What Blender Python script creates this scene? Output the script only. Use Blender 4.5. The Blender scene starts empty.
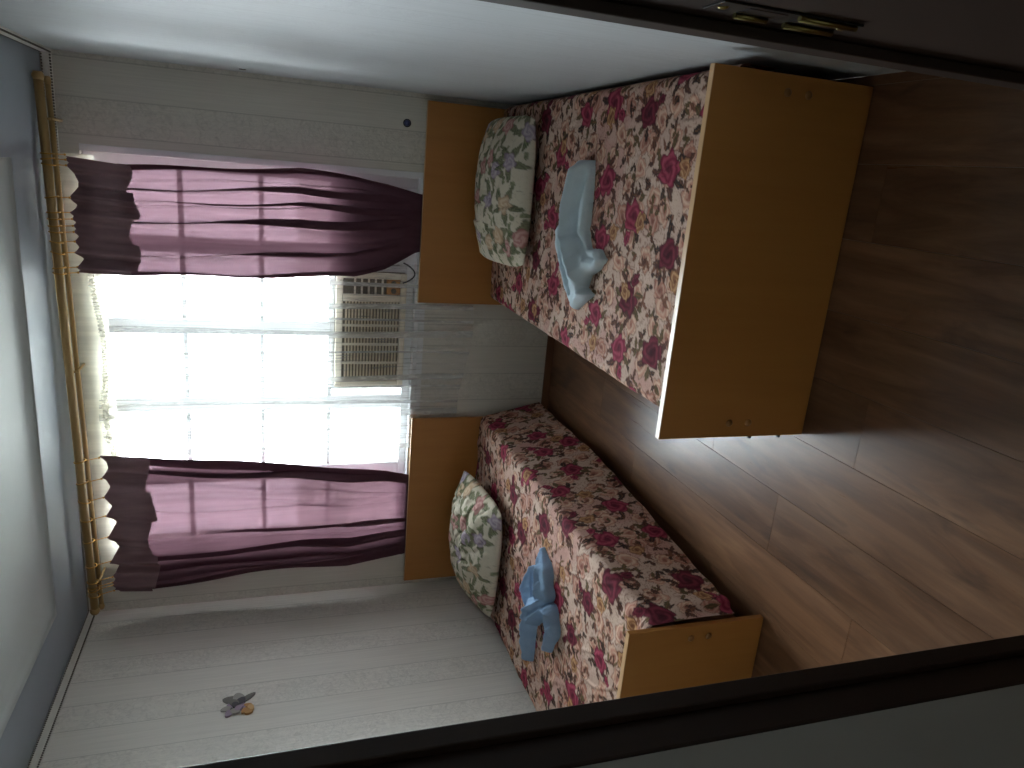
import bpy, bmesh, math, random
import numpy as np
from mathutils import Vector, Matrix
C = bpy.context.scene.collection
S = bpy.context.scene
# ------------------------------------------------------------------ camera
CAM = np.array([-0.3221, -3.6516, 1.4899]); FPX = 731.28
YAW, PIT, ROL = 0.2953, 0.3207, -0.0069
def cam_basis():
    cy, sy, cp, sp = math.cos(YAW), math.sin(YAW), math.cos(PIT), math.sin(PIT)
    f = np.array([-sy*cp, cy*cp, -sp]); r = np.array([cy, sy, 0.0]); u = np.cross(r, f)
    cr, sr = math.cos(ROL), math.sin(ROL)
    return cr*r+sr*u, -sr*r+cr*u, f
cr_, cu_, cf_ = cam_basis()
cam = bpy.data.cameras.new('camera'); camo = bpy.data.objects.new('camera', cam); C.objects.link(camo)
# the phone was held sideways: picture right is real-world down
M = Matrix(((-cu_[0], cr_[0], -cf_[0], CAM[0]), (-cu_[1], cr_[1], -cf_[1], CAM[1]),
            (-cu_[2], cr_[2], -cf_[2], CAM[2]), (0, 0, 0, 1)))
camo.matrix_world = M
cam.sensor_fit = 'HORIZONTAL'; cam.sensor_width = 36.0; cam.lens = 36.0*FPX/1024.0
cam.clip_start = 0.02
S.camera = camo
# ------------------------------------------------------------------ sky, daylight, exposure
W = bpy.data.worlds.new('overcast_sky'); S.world = W; W.use_nodes = True
bg = W.node_tree.nodes['Background']
bg.inputs['Color'].default_value = (0.86, 0.95, 1.0, 1); bg.inputs['Strength'].default_value = 9.0
pl = bpy.data.lights.new('window_portal', 'AREA'); pl.shape = 'RECTANGLE'; pl.size = 2.0; pl.size_y = 1.5
pl.cycles.is_portal = True
po = bpy.data.objects.new('window_portal', pl); C.objects.link(po)
po.location = (-1.35, 0.14, 1.49); po.rotation_euler = (math.radians(-90), 0, 0)
S.view_settings.view_transform = 'Standard'; S.view_settings.look = 'None'
S.view_settings.gamma = 1.0; S.view_settings.use_curve_mapping = False
S.view_settings.exposure = 2.3
S.cycles.max_bounces = 14; S.cycles.diffuse_bounces = 8; S.cycles.transparent_max_bounces = 24
S.cycles.transmission_bounces = 10
S.cycles.caustics_reflective = False; S.cycles.caustics_refractive = False
S.cycles.sample_clamp_indirect = 6.0

# ------------------------------------------------------------------ helpers
RW, H = 2.62, 2.36          # room width (x from -RW to 0), height
YD = -2.94                  # room side of the door wall
rng = np.random.default_rng(7)
random.seed(5)

def lin(r, g, b):
    f = lambda c: (c/255/12.92) if c/255 <= 0.04045 else ((c/255+0.055)/1.055)**2.4
    return (f(r), f(g), f(b))

def tag(o, label=None, cat=None, group=None, kind=None):
    if label: o['label'] = label
    if cat: o['category'] = cat
    if group: o['group'] = group
    if kind: o['kind'] = kind
    return o

def link(name, me, mat=None, parent=None):
    o = bpy.data.objects.new(name, me); C.objects.link(o)
    if mat is not None and me is not None: me.materials.append(mat)
    if parent: o.parent = parent
    return o

def empty(name, loc=(0, 0, 0)):
    o = bpy.data.objects.new(name, None); C.objects.link(o); o.location = loc; o.empty_display_size = .1
    return o

def sub(name, me, mat, parent):
    """mesh given in world coordinates, parented to an Empty whose world location is known"""
    o = link(name, me, mat, parent)
    w = Vector((0, 0, 0)); p = parent
    while p: w += p.location; p = p.parent
    me.transform(Matrix.Translation(-w))
    return o

class MB:
    def __init__(s): s.bm = bmesh.new()
    def box(s, x0, x1, y0, y1, z0, z1, bev=0.0, seg=2):
        r = bmesh.ops.create_cube(s.bm, size=1.0)
        vs = r['verts']
        bmesh.ops.scale(s.bm, vec=(abs(x1-x0), abs(y1-y0), abs(z1-z0)), verts=vs)
        bmesh.ops.translate(s.bm, vec=((x0+x1)/2, (y0+y1)/2, (z0+z1)/2), verts=vs)
        if bev:
            es = list({e for v in vs for e in v.link_edges})
            bmesh.ops.bevel(s.bm, geom=es, offset=bev, segments=seg, affect='EDGES', profile=.5)
        return s
    def tube(s, pts, rad, n=10, closed=False, caps=True):
        pts = [Vector(p) for p in pts]; N = len(pts)
        rads = rad if hasattr(rad, '__len__') else [rad]*N
        rings = []; up0 = None
        for i, p in enumerate(pts):
            a = pts[(i-1) % N] if (closed or i > 0) else p
            b = pts[(i+1) % N] if (closed or i < N-1) else p
            t = (b-a).normalized()
            if up0 is None:
                up0 = t.orthogonal().normalized()
            up = (up0 - t*up0.dot(t)).normalized(); up0 = up
            sd = t.cross(up)
            rings.append([s.bm.verts.new(p + (up*math.cos(k*2*math.pi/n) + sd*math.sin(k*2*math.pi/n))*rads[i]) for k in range(n)])
        for i in range(N if closed else N-1):
            A, B = rings[i], rings[(i+1) % N]
            for k in range(n):
                f = s.bm.faces.new((A[k], A[(k+1) % n], B[(k+1) % n], B[k])); f.smooth = True
        if caps and not closed:
            s.bm.faces.new(list(reversed(rings[0]))); s.bm.faces.new(rings[-1])
        return s
    def sphere(s, c, r, u=12, v=8, sc=(1, 1, 1)):
        q = bmesh.ops.create_uvsphere(s.bm, u_segments=u, v_segments=v, radius=r)
        bmesh.ops.scale(s.bm, vec=sc, verts=q['verts'])
        bmesh.ops.translate(s.bm, vec=c, verts=q['verts'])
        for vv in q['verts']:
            for f in vv.link_faces: f.smooth = True
        return s
    def mesh(s, name):
        bmesh.ops.recalc_face_normals(s.bm, faces=s.bm.faces[:])
        me = bpy.data.meshes.new(name); s.bm.to_mesh(me); s.bm.free(); return me

def grid_mesh(name, P, col=None, smooth=True, keep=None):
    """P: (n,m,3) array"""
    n, m, _ = P.shape
    idx = np.arange(n*m).reshape(n, m)
    q = np.stack([idx[:-1, :-1], idx[1:, :-1], idx[1:, 1:], idx[:-1, 1:]], -1).reshape(-1, 4)
    V = P.reshape(-1, 3); Cc = None if col is None else col.reshape(-1, 3)
    if keep is not None:
        q = q[keep.reshape(-1)]
        used = np.unique(q); mp = -np.ones(n*m, int); mp[used] = np.arange(len(used))
        V = V[used]; q = mp[q]
        if Cc is not None: Cc = Cc[used]
    me = bpy.data.meshes.new(name)
    me.vertices.add(len(V)); me.vertices.foreach_set('co', V.astype(np.float32).ravel())
    me.loops.add(q.size); me.loops.foreach_set('vertex_index', q.astype(np.int32).ravel())
    me.polygons.add(len(q)); me.polygons.foreach_set('loop_start', np.arange(0, q.size, 4, dtype=np.int32))
    try: me.polygons.foreach_set('loop_total', np.full(len(q), 4, dtype=np.int32))
    except Exception: pass
    me.update(calc_edges=True)
    me.polygons.foreach_set('use_smooth', np.full(len(q), smooth))
    if Cc is not None:
        a = me.color_attributes.new('Col', 'FLOAT_COLOR', 'POINT')
        a.data.foreach_set('color', np.concatenate([Cc, np.ones((len(Cc), 1))], 1).astype(np.float32).ravel())
    return me

def vnoise(x, y, seed=0):
    r = np.random.default_rng(seed).random((257, 257))
    xi = np.floor(x).astype(int); yi = np.floor(y).astype(int); fx = x-xi; fy = y-yi
    fx = fx*fx*(3-2*fx); fy = fy*fy*(3-2*fy); xi %= 256; yi %= 256
    a = r[xi, yi]; b = r[xi+1, yi]; c = r[xi, yi+1]; d = r[xi+1, yi+1]
    return (a*(1-fx)+b*fx)*(1-fy)+(c*(1-fx)+d*fx)*fy

def fbm(x, y, seed=0, o=3):
    s = 0; a = .5
    for k in range(o): s = s+a*vnoise(x*2**k, y*2**k, seed+k); a *= .5
    return s/(1-.5**o)

def sst(a, b, x):
    t = np.clip((x-a)/(b-a), 0, 1); return t*t*(3-2*t)

# ---- node helper
class NM:
    def __init__(s, name):
        s.m = bpy.data.materials.new(name); s.m.use_nodes = True
        s.nt = s.m.node_tree; s.nt.nodes.clear()
        s.out = s.nt.nodes.new('ShaderNodeOutputMaterial')
    def n(s, t, **kw):
        nd = s.nt.nodes.new('ShaderNode'+t)
        for k, v in kw.items(): setattr(nd, k, v)
        return nd
    def L(s, a, b): s.nt.links.new(a, b)
    def val(s, inp, v):
        if hasattr(v, 'is_output') or isinstance(v, bpy.types.NodeSocket): s.L(v, inp)
        elif hasattr(v, '__len__') and len(v) == 3 and inp.type == 'RGBA': inp.default_value = (*v, 1)
        else: inp.default_value = v
    def math(s, op, a, b=None, c=None, clamp=False):
        nd = s.n('Math', operation=op, use_clamp=clamp); s.val(nd.inputs[0], a)
        if b is not None: s.val(nd.inputs[1], b)
        if c is not None: s.val(nd.inputs[2], c)
        return nd.outputs[0]
    def mix(s, f, a, b):
        nd = s.n('Mix', data_type='RGBA'); s.val(nd.inputs['Factor'], f)
        s.val(nd.inputs[6], a); s.val(nd.inputs[7], b); return nd.outputs[2]
    def co(s, kind='Object'): return s.n('TexCoord').outputs[kind]
    def mapping(s, v, scale=(1, 1, 1), loc=(0, 0, 0), rot=(0, 0, 0)):
        nd = s.n('Mapping'); s.L(v, nd.inputs[0])
        s.val(nd.inputs['Scale'], scale); s.val(nd.inputs['Location'], loc); nd.inputs['Rotation'].default_value = rot
        return nd.outputs[0]
    def noise(s, v, scale, detail=3, rough=.5, dist=0):
        nd = s.n('TexNoise'); s.L(v, nd.inputs['Vector']); nd.inputs['Scale'].default_value = scale
        nd.inputs['Detail'].default_value = detail; nd.inputs['Roughness'].default_value = rough
        nd.inputs['Distortion'].default_value = dist
        return nd.outputs['Fac']
    def vor(s, v, scale, feature='F1', out='Distance'):
        nd = s.n('TexVoronoi', feature=feature); s.L(v, nd.inputs['Vector']); nd.inputs['Scale'].default_value = scale
        return nd.outputs[out]
    def ramp(s, f, stops):
        nd = s.n('ValToRGB'); s.L(f, nd.inputs[0]); e = nd.color_ramp.elements
        while len(e) < len(stops): e.new(.5)
        for q, (p, c) in zip(e, stops): q.position = p; q.color = (*c, 1)
        return nd.outputs[0]
    def bump(s, h, strength=.3, dist=.01):
        nd = s.n('Bump'); s.L(h, nd.inputs['Height']); nd.inputs['Strength'].default_value = strength
        nd.inputs['Distance'].default_value = dist; return nd.outputs[0]
    def pr(s, col, rough=.5, metal=0, spec=.5, normal=None):
        b = s.n('BsdfPrincipled'); s.val(b.inputs['Base Color'], col); s.val(b.inputs['Roughness'], rough)
        b.inputs['Metallic'].default_value = metal; b.inputs['Specular IOR Level'].default_value = spec
        if normal: s.L(normal, b.inputs['Normal'])
        return b.outputs[0]
    def done(s, sh): s.L(sh, s.out.inputs[0]); return s.m

MAT = {}
def plain(name, rgb, rough=.5, metal=0, spec=.5, var=.12, scale=30):
    m = NM(name); f = m.noise(m.co(), scale, 3)
    c = lin(*rgb)
    lo = tuple(x*(1-var) for x in c); hi = tuple(min(1, x*(1+var)) for x in c)
    MAT[name] = m.done(m.pr(m.mix(f, lo, hi), rough, metal, spec)); return MAT[name]

# ------------------------------------------------------------------ materials
def wallpaper(name, axis, off, base, floral=1.0):
    m = NM(name); co = m.co(); sep = m.n('SeparateXYZ'); m.L(co, sep.inputs[0])
    a = sep.outputs[axis]
    t = m.math('FRACT', m.math('DIVIDE', m.math('ADD', a, off+30.0), 0.30))
    band = m.math('LESS_THAN', t, 0.5)
    l1 = m.math('LESS_THAN', m.math('ABSOLUTE', m.math('SUBTRACT', t, 0.5)), 0.008)
    l2 = m.math('LESS_THAN', m.math('ABSOLUTE', m.math('SUBTRACT', t, 0.008)), 0.008)
    ln = m.math('MAXIMUM', l1, l2)
    # scrolling flower relief that fills every other stripe
    d = m.noise(co, 9, 2)
    mp = m.mapping(co, (1, 1, .85)); v1 = m.vor(mp, 34, 'DISTANCE_TO_EDGE'); v2 = m.noise(mp, 26, 5, .7, 2.4)
    fl = m.math('MULTIPLY', m.math('MULTIPLY', m.math('SUBTRACT', v2, .5), 3.0), band)
    edge = m.math('MULTIPLY', m.math('LESS_THAN', v1, .07), m.math('MULTIPLY', band, m.math('GREATER_THAN', d, .47)))
    st = m.noise(m.mapping(co, (140, 140, 3)), 1, 3, .6)
    dirt = m.noise(co, 2.2, 4)
    c1 = tuple(x*.80 for x in base); c2 = tuple(min(1, x*1.12) for x in base)
    col = m.mix(st, c1, c2)
    col = m.mix(m.math('MULTIPLY', m.math('MULTIPLY', m.math('SUBTRACT', .46, v2, clamp=True), band), 3.2*floral, clamp=True), col, tuple(x*.62 for x in base))
    col = m.mix(m.math('MULTIPLY', fl, .8*floral, clamp=True), col, tuple(min(1, x*1.18) for x in base))
    col = m.mix(m.math('MULTIPLY', edge, .20*floral), col, tuple(x*.62 for x in base))
    col = m.mix(m.math('MULTIPLY', ln, .45*floral), col, tuple(x*.5 for x in base))
    col = m.mix(m.math('MULTIPLY', m.math('SUBTRACT', dirt, .5, clamp=True), .5), col, (base[0]*.8, base[1]*.74, base[2]*.62))
    h = m.math('ADD', m.math('MULTIPLY', st, .6), m.math('ADD', m.math('MULTIPLY', fl, 1.2*floral), m.math('MULTIPLY', ln, -.5*floral)))
    MAT[name] = m.done(m.pr(col, .55, 0, .35, m.bump(h, .35, .004))); return MAT[name]
wallpaper('wallpaper_far', 0, 0.172-.15, lin(216, 213, 204))
wallpaper('wallpaper_left', 1, 0.25, lin(226, 223, 216))
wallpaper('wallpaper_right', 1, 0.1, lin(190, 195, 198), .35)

m = NM('ceiling_paint'); f = m.noise(m.co(), 3, 4)
MAT['ceiling_paint'] = m.done(m.pr(m.mix(f, lin(184, 191, 192), lin(200, 205, 204)), .6, 0, .3, m.bump(m.noise(m.co(), 40, 3), .08, .004)))

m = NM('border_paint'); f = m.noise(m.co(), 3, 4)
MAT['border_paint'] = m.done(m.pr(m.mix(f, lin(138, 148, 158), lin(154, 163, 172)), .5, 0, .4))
m = NM('laminate'); oi = m.n('ObjectInfo'); rnd = oi.outputs['Random']
sh = m.n('CombineXYZ'); m.L(m.math('MULTIPLY', rnd, 37.0), sh.inputs[0]); m.L(m.math('MULTIPLY', rnd, 91.0), sh.inputs[1])
add = m.n('VectorMath', operation='ADD'); m.L(m.co(), add.inputs[0]); m.L(sh.outputs[0], add.inputs[1]); P = add.outputs[0]
g1 = m.noise(m.mapping(P, (16, 2.2, 1)), 1, 5, .62, .8)
g2 = m.noise(m.mapping(P, (70, 3.0, 1)), 1, 4, .6)
kn = m.noise(m.mapping(P, (7.5, 2.6, 1)), 1, 4, .55, 1.2)
col = m.ramp(g1, [(.25, lin(82, 54, 36)), (.5, lin(116, 82, 58)), (.78, lin(142, 106, 78))])
col = m.mix(m.math('MULTIPLY', m.math('SUBTRACT', g2, .38, clamp=True), 1.0), col, lin(86, 66, 52))
col = m.mix(m.math('MULTIPLY', m.math('SUBTRACT', kn, .58, clamp=True), 5.0, clamp=True), col, lin(62, 45, 36))
hs = m.n('HueSaturation'); m.L(col, hs.inputs['Color']); m.L(m.math('ADD', .82, m.math('MULTIPLY', rnd, .30)), hs.inputs['Value'])
MAT['laminate'] = m.done(m.pr(hs.outputs[0], m.math('ADD', .23, m.math('MULTIPLY', g2, .15)), 0, .38, m.bump(g2, .12, .002)))

def wood(name, a, b, sc, rough=.42, spec=.45):
    m = NM(name); P = m.mapping(m.co(), sc)
    g = m.noise(P, 1, 4, .55, .5); g2 = m.noise(m.mapping(m.co(), tuple(x*4 for x in sc)), 1, 3)
    c = m.mix(m.math('ADD', m.math('MULTIPLY', g, .7), m.math('MULTIPLY', g2, .3)), lin(*a), lin(*b))
    MAT[name] = m.done(m.pr(c, rough, 0, spec, m.bump(g2, .04, .002))); return MAT[name]
wood('board_veneer', (162, 106, 50), (186, 130, 66), (14, 14, 1.2))
wood('board_edge', (190, 150, 104), (206, 168, 124), (10, 10, 10), .35, .5)
wood('rail_veneer', (112, 70, 34), (132, 86, 44), (1.2, 3, 18), .5)
wood('dark_frame', (34, 22, 15), (52, 34, 22), (20, 20, 1.2), .55, .35)
wood('pole_wood', (160, 128, 78), (196, 164, 108), (2, 30, 30), .38, .5)
wood('baseboard_wood', (96, 64, 44), (120, 84, 60), (2, 20, 20), .45)
plain('brass', (150, 138, 86), .3, 1.0)
plain('worn_brass', (120, 108, 60), .4, 1.0)
plain('iron_dark', (40, 36, 32), .5, .7)
plain('ring_brass', (206, 160, 84), .35, .8)
plain('white_paint', (226, 228, 230), .4, 0, .5, .04)
plain('trim_white', (214, 212, 204), .5, 0, .4, .05)
plain('bead_grey', (104, 100, 92), .6)
plain('cap_bronze', (150, 108, 62), .3, .35)
plain('mattress_cloth', (150, 140, 130), .9)
plain('ac_shell', (228, 220, 202), .5, 0, .4, .06)
plain('ac_dark', (112, 104, 90), .7)
plain('ac_slat', (214, 200, 172), .5)
plain('ac_orange', (196, 140, 84), .5)
plain('cord_grey', (60, 62, 66), .5)
plain('hall_white', (228, 225, 216), .8, 0, .2, .04, 4)
plain('hall_wall', (158, 155, 148), .8, 0, .2, .06, 4)
plain('hook_blue', (70, 78, 120), .3, .3)
plain('hook_dark', (24, 24, 28), .4)
plain('tear_dark', (70, 66, 60), .9)
plain('concrete', (170, 168, 165), .9)

m = NM('glass_pane')
tr = m.n('BsdfTransparent'); tr.inputs[0].default_value = (.96, .97, .97, 1)
gl = m.n('BsdfGlossy'); gl.inputs['Roughness'].default_value = .03
fr = m.n('Fresnel'); fr.inputs[0].default_value = 1.45
mx = m.n('MixShader'); m.L(m.math('MULTIPLY', fr.outputs[0], .8), mx.inputs[0]); m.L(tr.outputs[0], mx.inputs[1]); m.L(gl.outputs[0], mx.inputs[2])
MAT['glass_pane'] = m.done(mx.outputs[0])

def cloth_thin(name, tcol, scol, dcol, ft, fs, weave=900, streak=None):
    """see-through woven cloth: transparent + translucent + diffuse"""
    m = NM(name)
    tr = m.n('BsdfTransparent'); tr.inputs[0].default_value = (*tcol, 1)
    tl = m.n('BsdfTranslucent'); di = m.n('BsdfDiffuse')
    var = m.noise(m.mapping(m.co(), (26, 26, 1.1)), 1, 4, .6)
    v2 = m.math('ADD', .65, m.math('MULTIPLY', var, .7))
    for nd, c in ((tl, scol), (di, dcol)):
        mm = m.n('Mix', data_type='RGBA', blend_type='MULTIPLY'); mm.inputs['Factor'].default_value = 1
        mm.inputs[6].default_value = (*c, 1); m.L(v2, mm.inputs[7]); m.L(mm.outputs[2], nd.inputs[0])
    a = m.n('MixShader'); a.inputs[0].default_value = fs; m.L(di.outputs[0], a.inputs[1]); m.L(tl.outputs[0], a.inputs[2])
    b = m.n('MixShader')
    if streak:
        sn = m.noise(m.mapping(m.co(), streak), 1, 3, .7)
        m.L(m.math('SUBTRACT', ft, m.math('MULTIPLY', m.math('SUBTRACT', sn, .5, clamp=True), 1.6), clamp=True), b.inputs[0])
    else: b.inputs[0].default_value = ft
    m.L(a.outputs[0], b.inputs[1]); m.L(tr.outputs[0], b.inputs[2])
    MAT[name] = m.done(b.outputs[0]); return MAT[name]
cloth_thin('curtain_voile', (.66, .42, .50), (.037, .019, .024), lin(136, 96, 110), .0125, .6)
cloth_thin('curtain_band', (.3, .2, .24), (.007, .005, .005), lin(154, 124, 130), .001, .25)
cloth_thin('net_voile', (1, 1, 1), (.25, .25, .24), (.92, .92, .90), .93, .2, streak=(90, 90, .8))
cloth_thin('net_stripe', (1, 1, 1), (.16, .16, .155), (.95, .95, .92), .58, .2, streak=(60, 60, 14))
cloth_thin('net_heading', (.9, .86, .72), (.92, .89, .78), lin(240, 236, 220), .16, .75)

cloth_thin('tape_white', (1, 1, 1), (.85, .84, .80), (.85, .84, .80), .30, .75)
def print_cloth(name, rough=.9):
    m = NM(name); at = m.n('VertexColor', layer_name='Col')
    wv = m.noise(m.co(), 420, 2); big = m.noise(m.co(), 60, 3)
    c = m.mix(m.math('MULTIPLY', wv, .25), at.outputs[0], (0.05, .04, .035))
    MAT[name] = m.done(m.pr(c, rough, 0, .15, m.bump(m.math('ADD', wv, big), .25, .003))); return MAT[name]
print_cloth('rose_print'); print_cloth('pillow_print')

def terry(name, a, b):
    m = NM(name); n1 = m.noise(m.co(), 380, 2); n2 = m.noise(m.co(), 35, 3)
    MAT[name] = m.done(m.pr(m.mix(m.math('MULTIPLY', m.math('ADD', n1, n2), .5), lin(*a), lin(*b)), .95, 0, .1,
                            m.bump(m.math('ADD', n1, m.math('MULTIPLY', n2, .5)), .6, .004))); return MAT[name]
terry('terry_pale', (186, 206, 216), (216, 230, 236)); terry('terry_blue', (122, 154, 190), (162, 188, 214))

# ------------------------------------------------------------------ the room
st = lambda o: tag(o, kind='structure')
# window opening: x from WX0 to WX1, z from WZ0 to WZ1
WX0, WX1, WZ0, WZ1 = -2.33, -0.385, 0.775, 2.245
b = MB()
b.box(-RW-.2, WX0, 0, .24, 0, H+.1); b.box(WX1, .2, 0, .24, 0, H+.1)
b.box(WX0, WX1, 0, .24, 0, WZ0); b.box(WX0, WX1, 0, .24, WZ1, H+.1)
wall_far = st(link('wall_far', b.mesh('wall_far'), MAT['wallpaper_far']))
wall_right = st(link('wall_right', MB().box(0, .2, YD, 0, 0, H+.1).mesh('wall_right'), MAT['wallpaper_right']))
wall_left = st(link('wall_left', MB().box(-RW-.2, -RW, YD, 0, 0, H+.1).mesh('wall_left'), MAT['wallpaper_left']))
DX0, DX1, DZ, WT = -1.02, -0.145, 2.06, .34
JL, JR = -.985, -.163          # inner faces of the jambs
#           # rough door opening
b = MB()
b.box(-RW-.2, DX0, YD-WT, YD, 0, H+.1); b.box(DX1, 1.1, YD-WT, YD, 0, H+.1); b.box(DX0, DX1, YD-WT, YD, DZ, H+.1)
b.box(DX0, JL-.002, YD-WT, YD-.082, 0, DZ)
st(link('wall_near', b.mesh('wall_near'), MAT['hall_wall']))
st(link('wall_hall_left', MB().box(-1.7, -1.6, -4.3, YD-WT, 0, H+.1).mesh('w'), MAT['hall_white']))
st(link('wall_hall_right', MB().box(.6, .7, -4.3, YD-WT, 0, H+.1).mesh('w'), MAT['hall_white']))
st(link('wall_hall_back', MB().box(-1.7, .7, -4.4, -4.3, 0, H+.1).mesh('w'), MAT['hall_white']))  # unseen hall, its walls set close and white to bounce light onto the footboard
# ceiling: a lower border round a slightly raised field with a soft cove
b = MB(); bm = b.bm
xa, xb, ya, yb = -2.30, -0.42, -0.50, YD+.45
def ring(i, z): return [bm.verts.new(v) for v in ((xa+i, ya-i, z), (xb-i, ya-i, z), (xb-i, yb+i, z), (xa+i, yb+i, z))]
outer = [bm.verts.new(v) for v in ((-RW-.2, .24, H), (.2, .24, H), (.2, YD-WT, H), (-RW-.2, YD-WT, H))]
rs = [outer] + [ring(i, z) for i, z in ((0, H), (.004, H+.010), (.02, H+.024), (.07, H+.036), (.20, H+.045))]
for A, B in zip(rs, rs[1:]):
    for k in range(4):
        bm.faces.new((A[k], A[(k+1) % 4], B[(k+1) % 4], B[k])).smooth = A is not outer
bm.faces.new(rs[-1])
top = [bm.verts.new((v.co.x, v.co.y, H+.2)) for v in outer]
for k in range(4): bm.faces.new((outer[k], outer[(k+1) % 4], top[(k+1) % 4], top[k]))
bm.faces.new(top)
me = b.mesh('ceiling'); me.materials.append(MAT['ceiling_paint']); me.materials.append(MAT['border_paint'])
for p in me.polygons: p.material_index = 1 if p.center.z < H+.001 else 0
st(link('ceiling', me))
st(link('ceiling_hall', MB().box(-1.7, .7, -4.4, YD-WT, H, H+.1).mesh('c'), MAT['hall_white']))

# floor: slab + laminate planks running from the door to the window
floor = st(link('floor', MB().box(-2.85, 1.1, -4.4, .2, -.12, -.0085).mesh('floor'), MAT['concrete']))
PW = .196; full = {}
def plank(x0, x1, y0, y1):
    b = MB(); w = x1-x0-.0005; l = y1-y0-.0005
    b.box(-w/2, w/2, -l/2, l/2, -.008, 0)
    e = [e for e in b.bm.edges if all(v.co.z > -.001 for v in e.verts)]
    bmesh.ops.bevel(b.bm, geom=e, offset=.0006, segments=1, affect='EDGES')
    key = (round(w, 4), round(l, 4))
    if key in full: b.bm.free(); me = full[key]
    else:
        me = b.mesh('plank'); me.materials.append(MAT['laminate']); full[key] = me
    o = bpy.data.objects.new('plank', me); C.objects.link(o); o.parent = floor
    o.location = ((x0+x1)/2, (y0+y1)/2, 0)
def lay(xlo, xhi, ylo, yhi):
    k0 = math.floor((xlo+.025)/PW); k1 = math.ceil((xhi+.025)/PW)
    for k in range(k0, k1):
        x0, x1 = max(xlo, -.025+k*PW), min(xhi, -.025+(k+1)*PW)
        if x1-x0 < .012: continue
        y = yhi + .2 + 1.0*((k*0.37) % 1)
        while y > ylo:
            a, c = max(ylo, y-1.28), min(yhi, y)
            if c-a > .01: plank(x0, x1, a, c)
            y -= 1.28
lay(-RW, 0, YD, 0); lay(DX0, DX1, YD-WT, YD); lay(-1.6, .6, -4.3, YD-WT)

# crown strip with two bead rows along left and far wall (and right wall)
def crown(name, p0, p1, nrm):
    p0, p1, nrm = Vector(p0), Vector(p1), Vector(nrm)
    d = (p1-p0).normalized(); L = (p1-p0).length
    me = bpy.data.meshes.new(name)
    prof = [(0, 0), (.012, 0), (.016, -.008), (.014, -.030), (.006, -.040), (0, -.040)]
    V = [tuple(p+nrm*a+Vector((0, 0, z))) for p in (p0, p1) for a, z in prof]; k = len(prof)
    F = [(i, (i+1) % k, k+(i+1) % k, k+i) for i in range(k)]+[tuple(range(k)), tuple(range(2*k-1, k-1, -1))]
    me.from_pydata(V, [], F); me.update()
    o = st(link(name, me, MAT['trim_white']))
    n = int(L/.0115); tm = MB().sphere((0, 0, 0), .0042, 6, 4).mesh('bead')
    tv = [v.co.copy() for v in tm.vertices]; tf = [tuple(p.vertices) for p in tm.polygons]; bpy.data.meshes.remove(tm)
    V = []; F = []
    for i in range(n):
        for a, z in ((.014, -.006), (.011, -.036)):
            c = p0+d*((i+.5)*L/n)+nrm*a+Vector((0, 0, z)); k0 = len(V)
            V += [tuple(c+v) for v in tv]; F += [tuple(k0+q for q in f) for f in tf]
    bmsh = bpy.data.meshes.new('bead_row'); bmsh.from_pydata(V, [], F); bmsh.update()
    tag(sub('bead_row', bmsh, MAT['bead_grey'], o), kind='stuff')
crown('trim_1', (-RW, 0, H), (-RW, YD, H), (1, 0, 0))
crown('trim_2', (-RW+.017, 0, H), (-.017, 0, H), (0, -1, 0))
crown('trim_3', (0, 0, H), (0, YD, H), (-1, 0, 0))
st(link('baseboard_far', MB().box(-RW, 0, -.014, 0, 0, .042, .003).mesh('bb'), MAT['baseboard_wood']))
st(link('baseboard_left', MB().box(-RW, -RW+.014, YD, -.015, 0, .042, .003).mesh('bb'), MAT['baseboard_wood']))
b = MB(); pts = [(0, .0), (.008, .003), (.018, 0), (.026, .004)]
for i in range(3):
    b.tube([(-.001, -.135-pts[i][1]*1.0, 1.60-pts[i][0]), (-.001, -.135-pts[i+1][1], 1.60-pts[i+1][0])], .0022, 6)
sub('wallpaper_tear', b.mesh('tear'), MAT['tear_dark'], wall_right)

m = NM('ground_stone'); MAT['ground_stone'] = m.done(m.pr(m.mix(m.noise(m.co(), .8, 4), lin(152, 150, 145), lin(172, 170, 165)), .9))
st(link('ground', MB().box(-60, 60, 1.2, 120, -3.3, -3.0).mesh('ground'), MAT['ground_stone']))  # outdoor plane added out of view to cut upward light on the ceiling
# ------------------------------------------------------------------ window
win = st(empty('window_1', (-1.36, 0, WZ0)))
FY0, FY1 = .045, .10
b = MB()
b.box(WX0, WX0+.05, FY0, FY1, WZ0, WZ1, .004); b.box(WX1-.05, WX1, FY0, FY1, WZ0, WZ1, .004)
b.box(WX0+.05, WX1-.05, FY0, FY1, WZ1-.05, WZ1, .004); b.box(WX0+.05, WX1-.05, FY0, FY1, WZ0, WZ0+.05, .004)
sub('window_frame', b.mesh('frame'), MAT['white_paint'], win)
b = MB().box(WX0, WX1, -.012, 0.044, WZ0-.014, WZ0-.001+.012, .003)
sub('window_sill', b.mesh('sill'), MAT['white_paint'], win)
b = MB()   # narrow architrave on the room side
b.box(WX0-.028, WX0, -.008, 0, WZ0-.02, WZ1, .002); b.box(WX1, WX1+.028, -.008, 0, WZ0-.02, WZ1, .002)
b.box(WX0-.028, WX1+.028, -.008, 0, WZ0-.045, WZ0-.015, .002)
sub('architrave', b.mesh('arch'), MAT['white_paint'], win)
MX = [-.768, -1.152, -1.541, -1.924]
cols = [WX1-.05]+MX+[WX0+.05]
rowsZ = [WZ0+.05, 1.195, 1.52, 1.868, WZ1-.05]
ACX0, ACX1, ACZ1 = -1.445, -.855, 1.175
for i, x in enumerate(MX):
    w = .036
    z0 = ACZ1+.02 if ACX0 < x < ACX1 else WZ0+.05
    sub('mullion', MB().box(x-w, x+w, FY0+.004, FY1-.004, z0, WZ1-.05, .004).mesh('mullion'), MAT['white_paint'], win)
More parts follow.
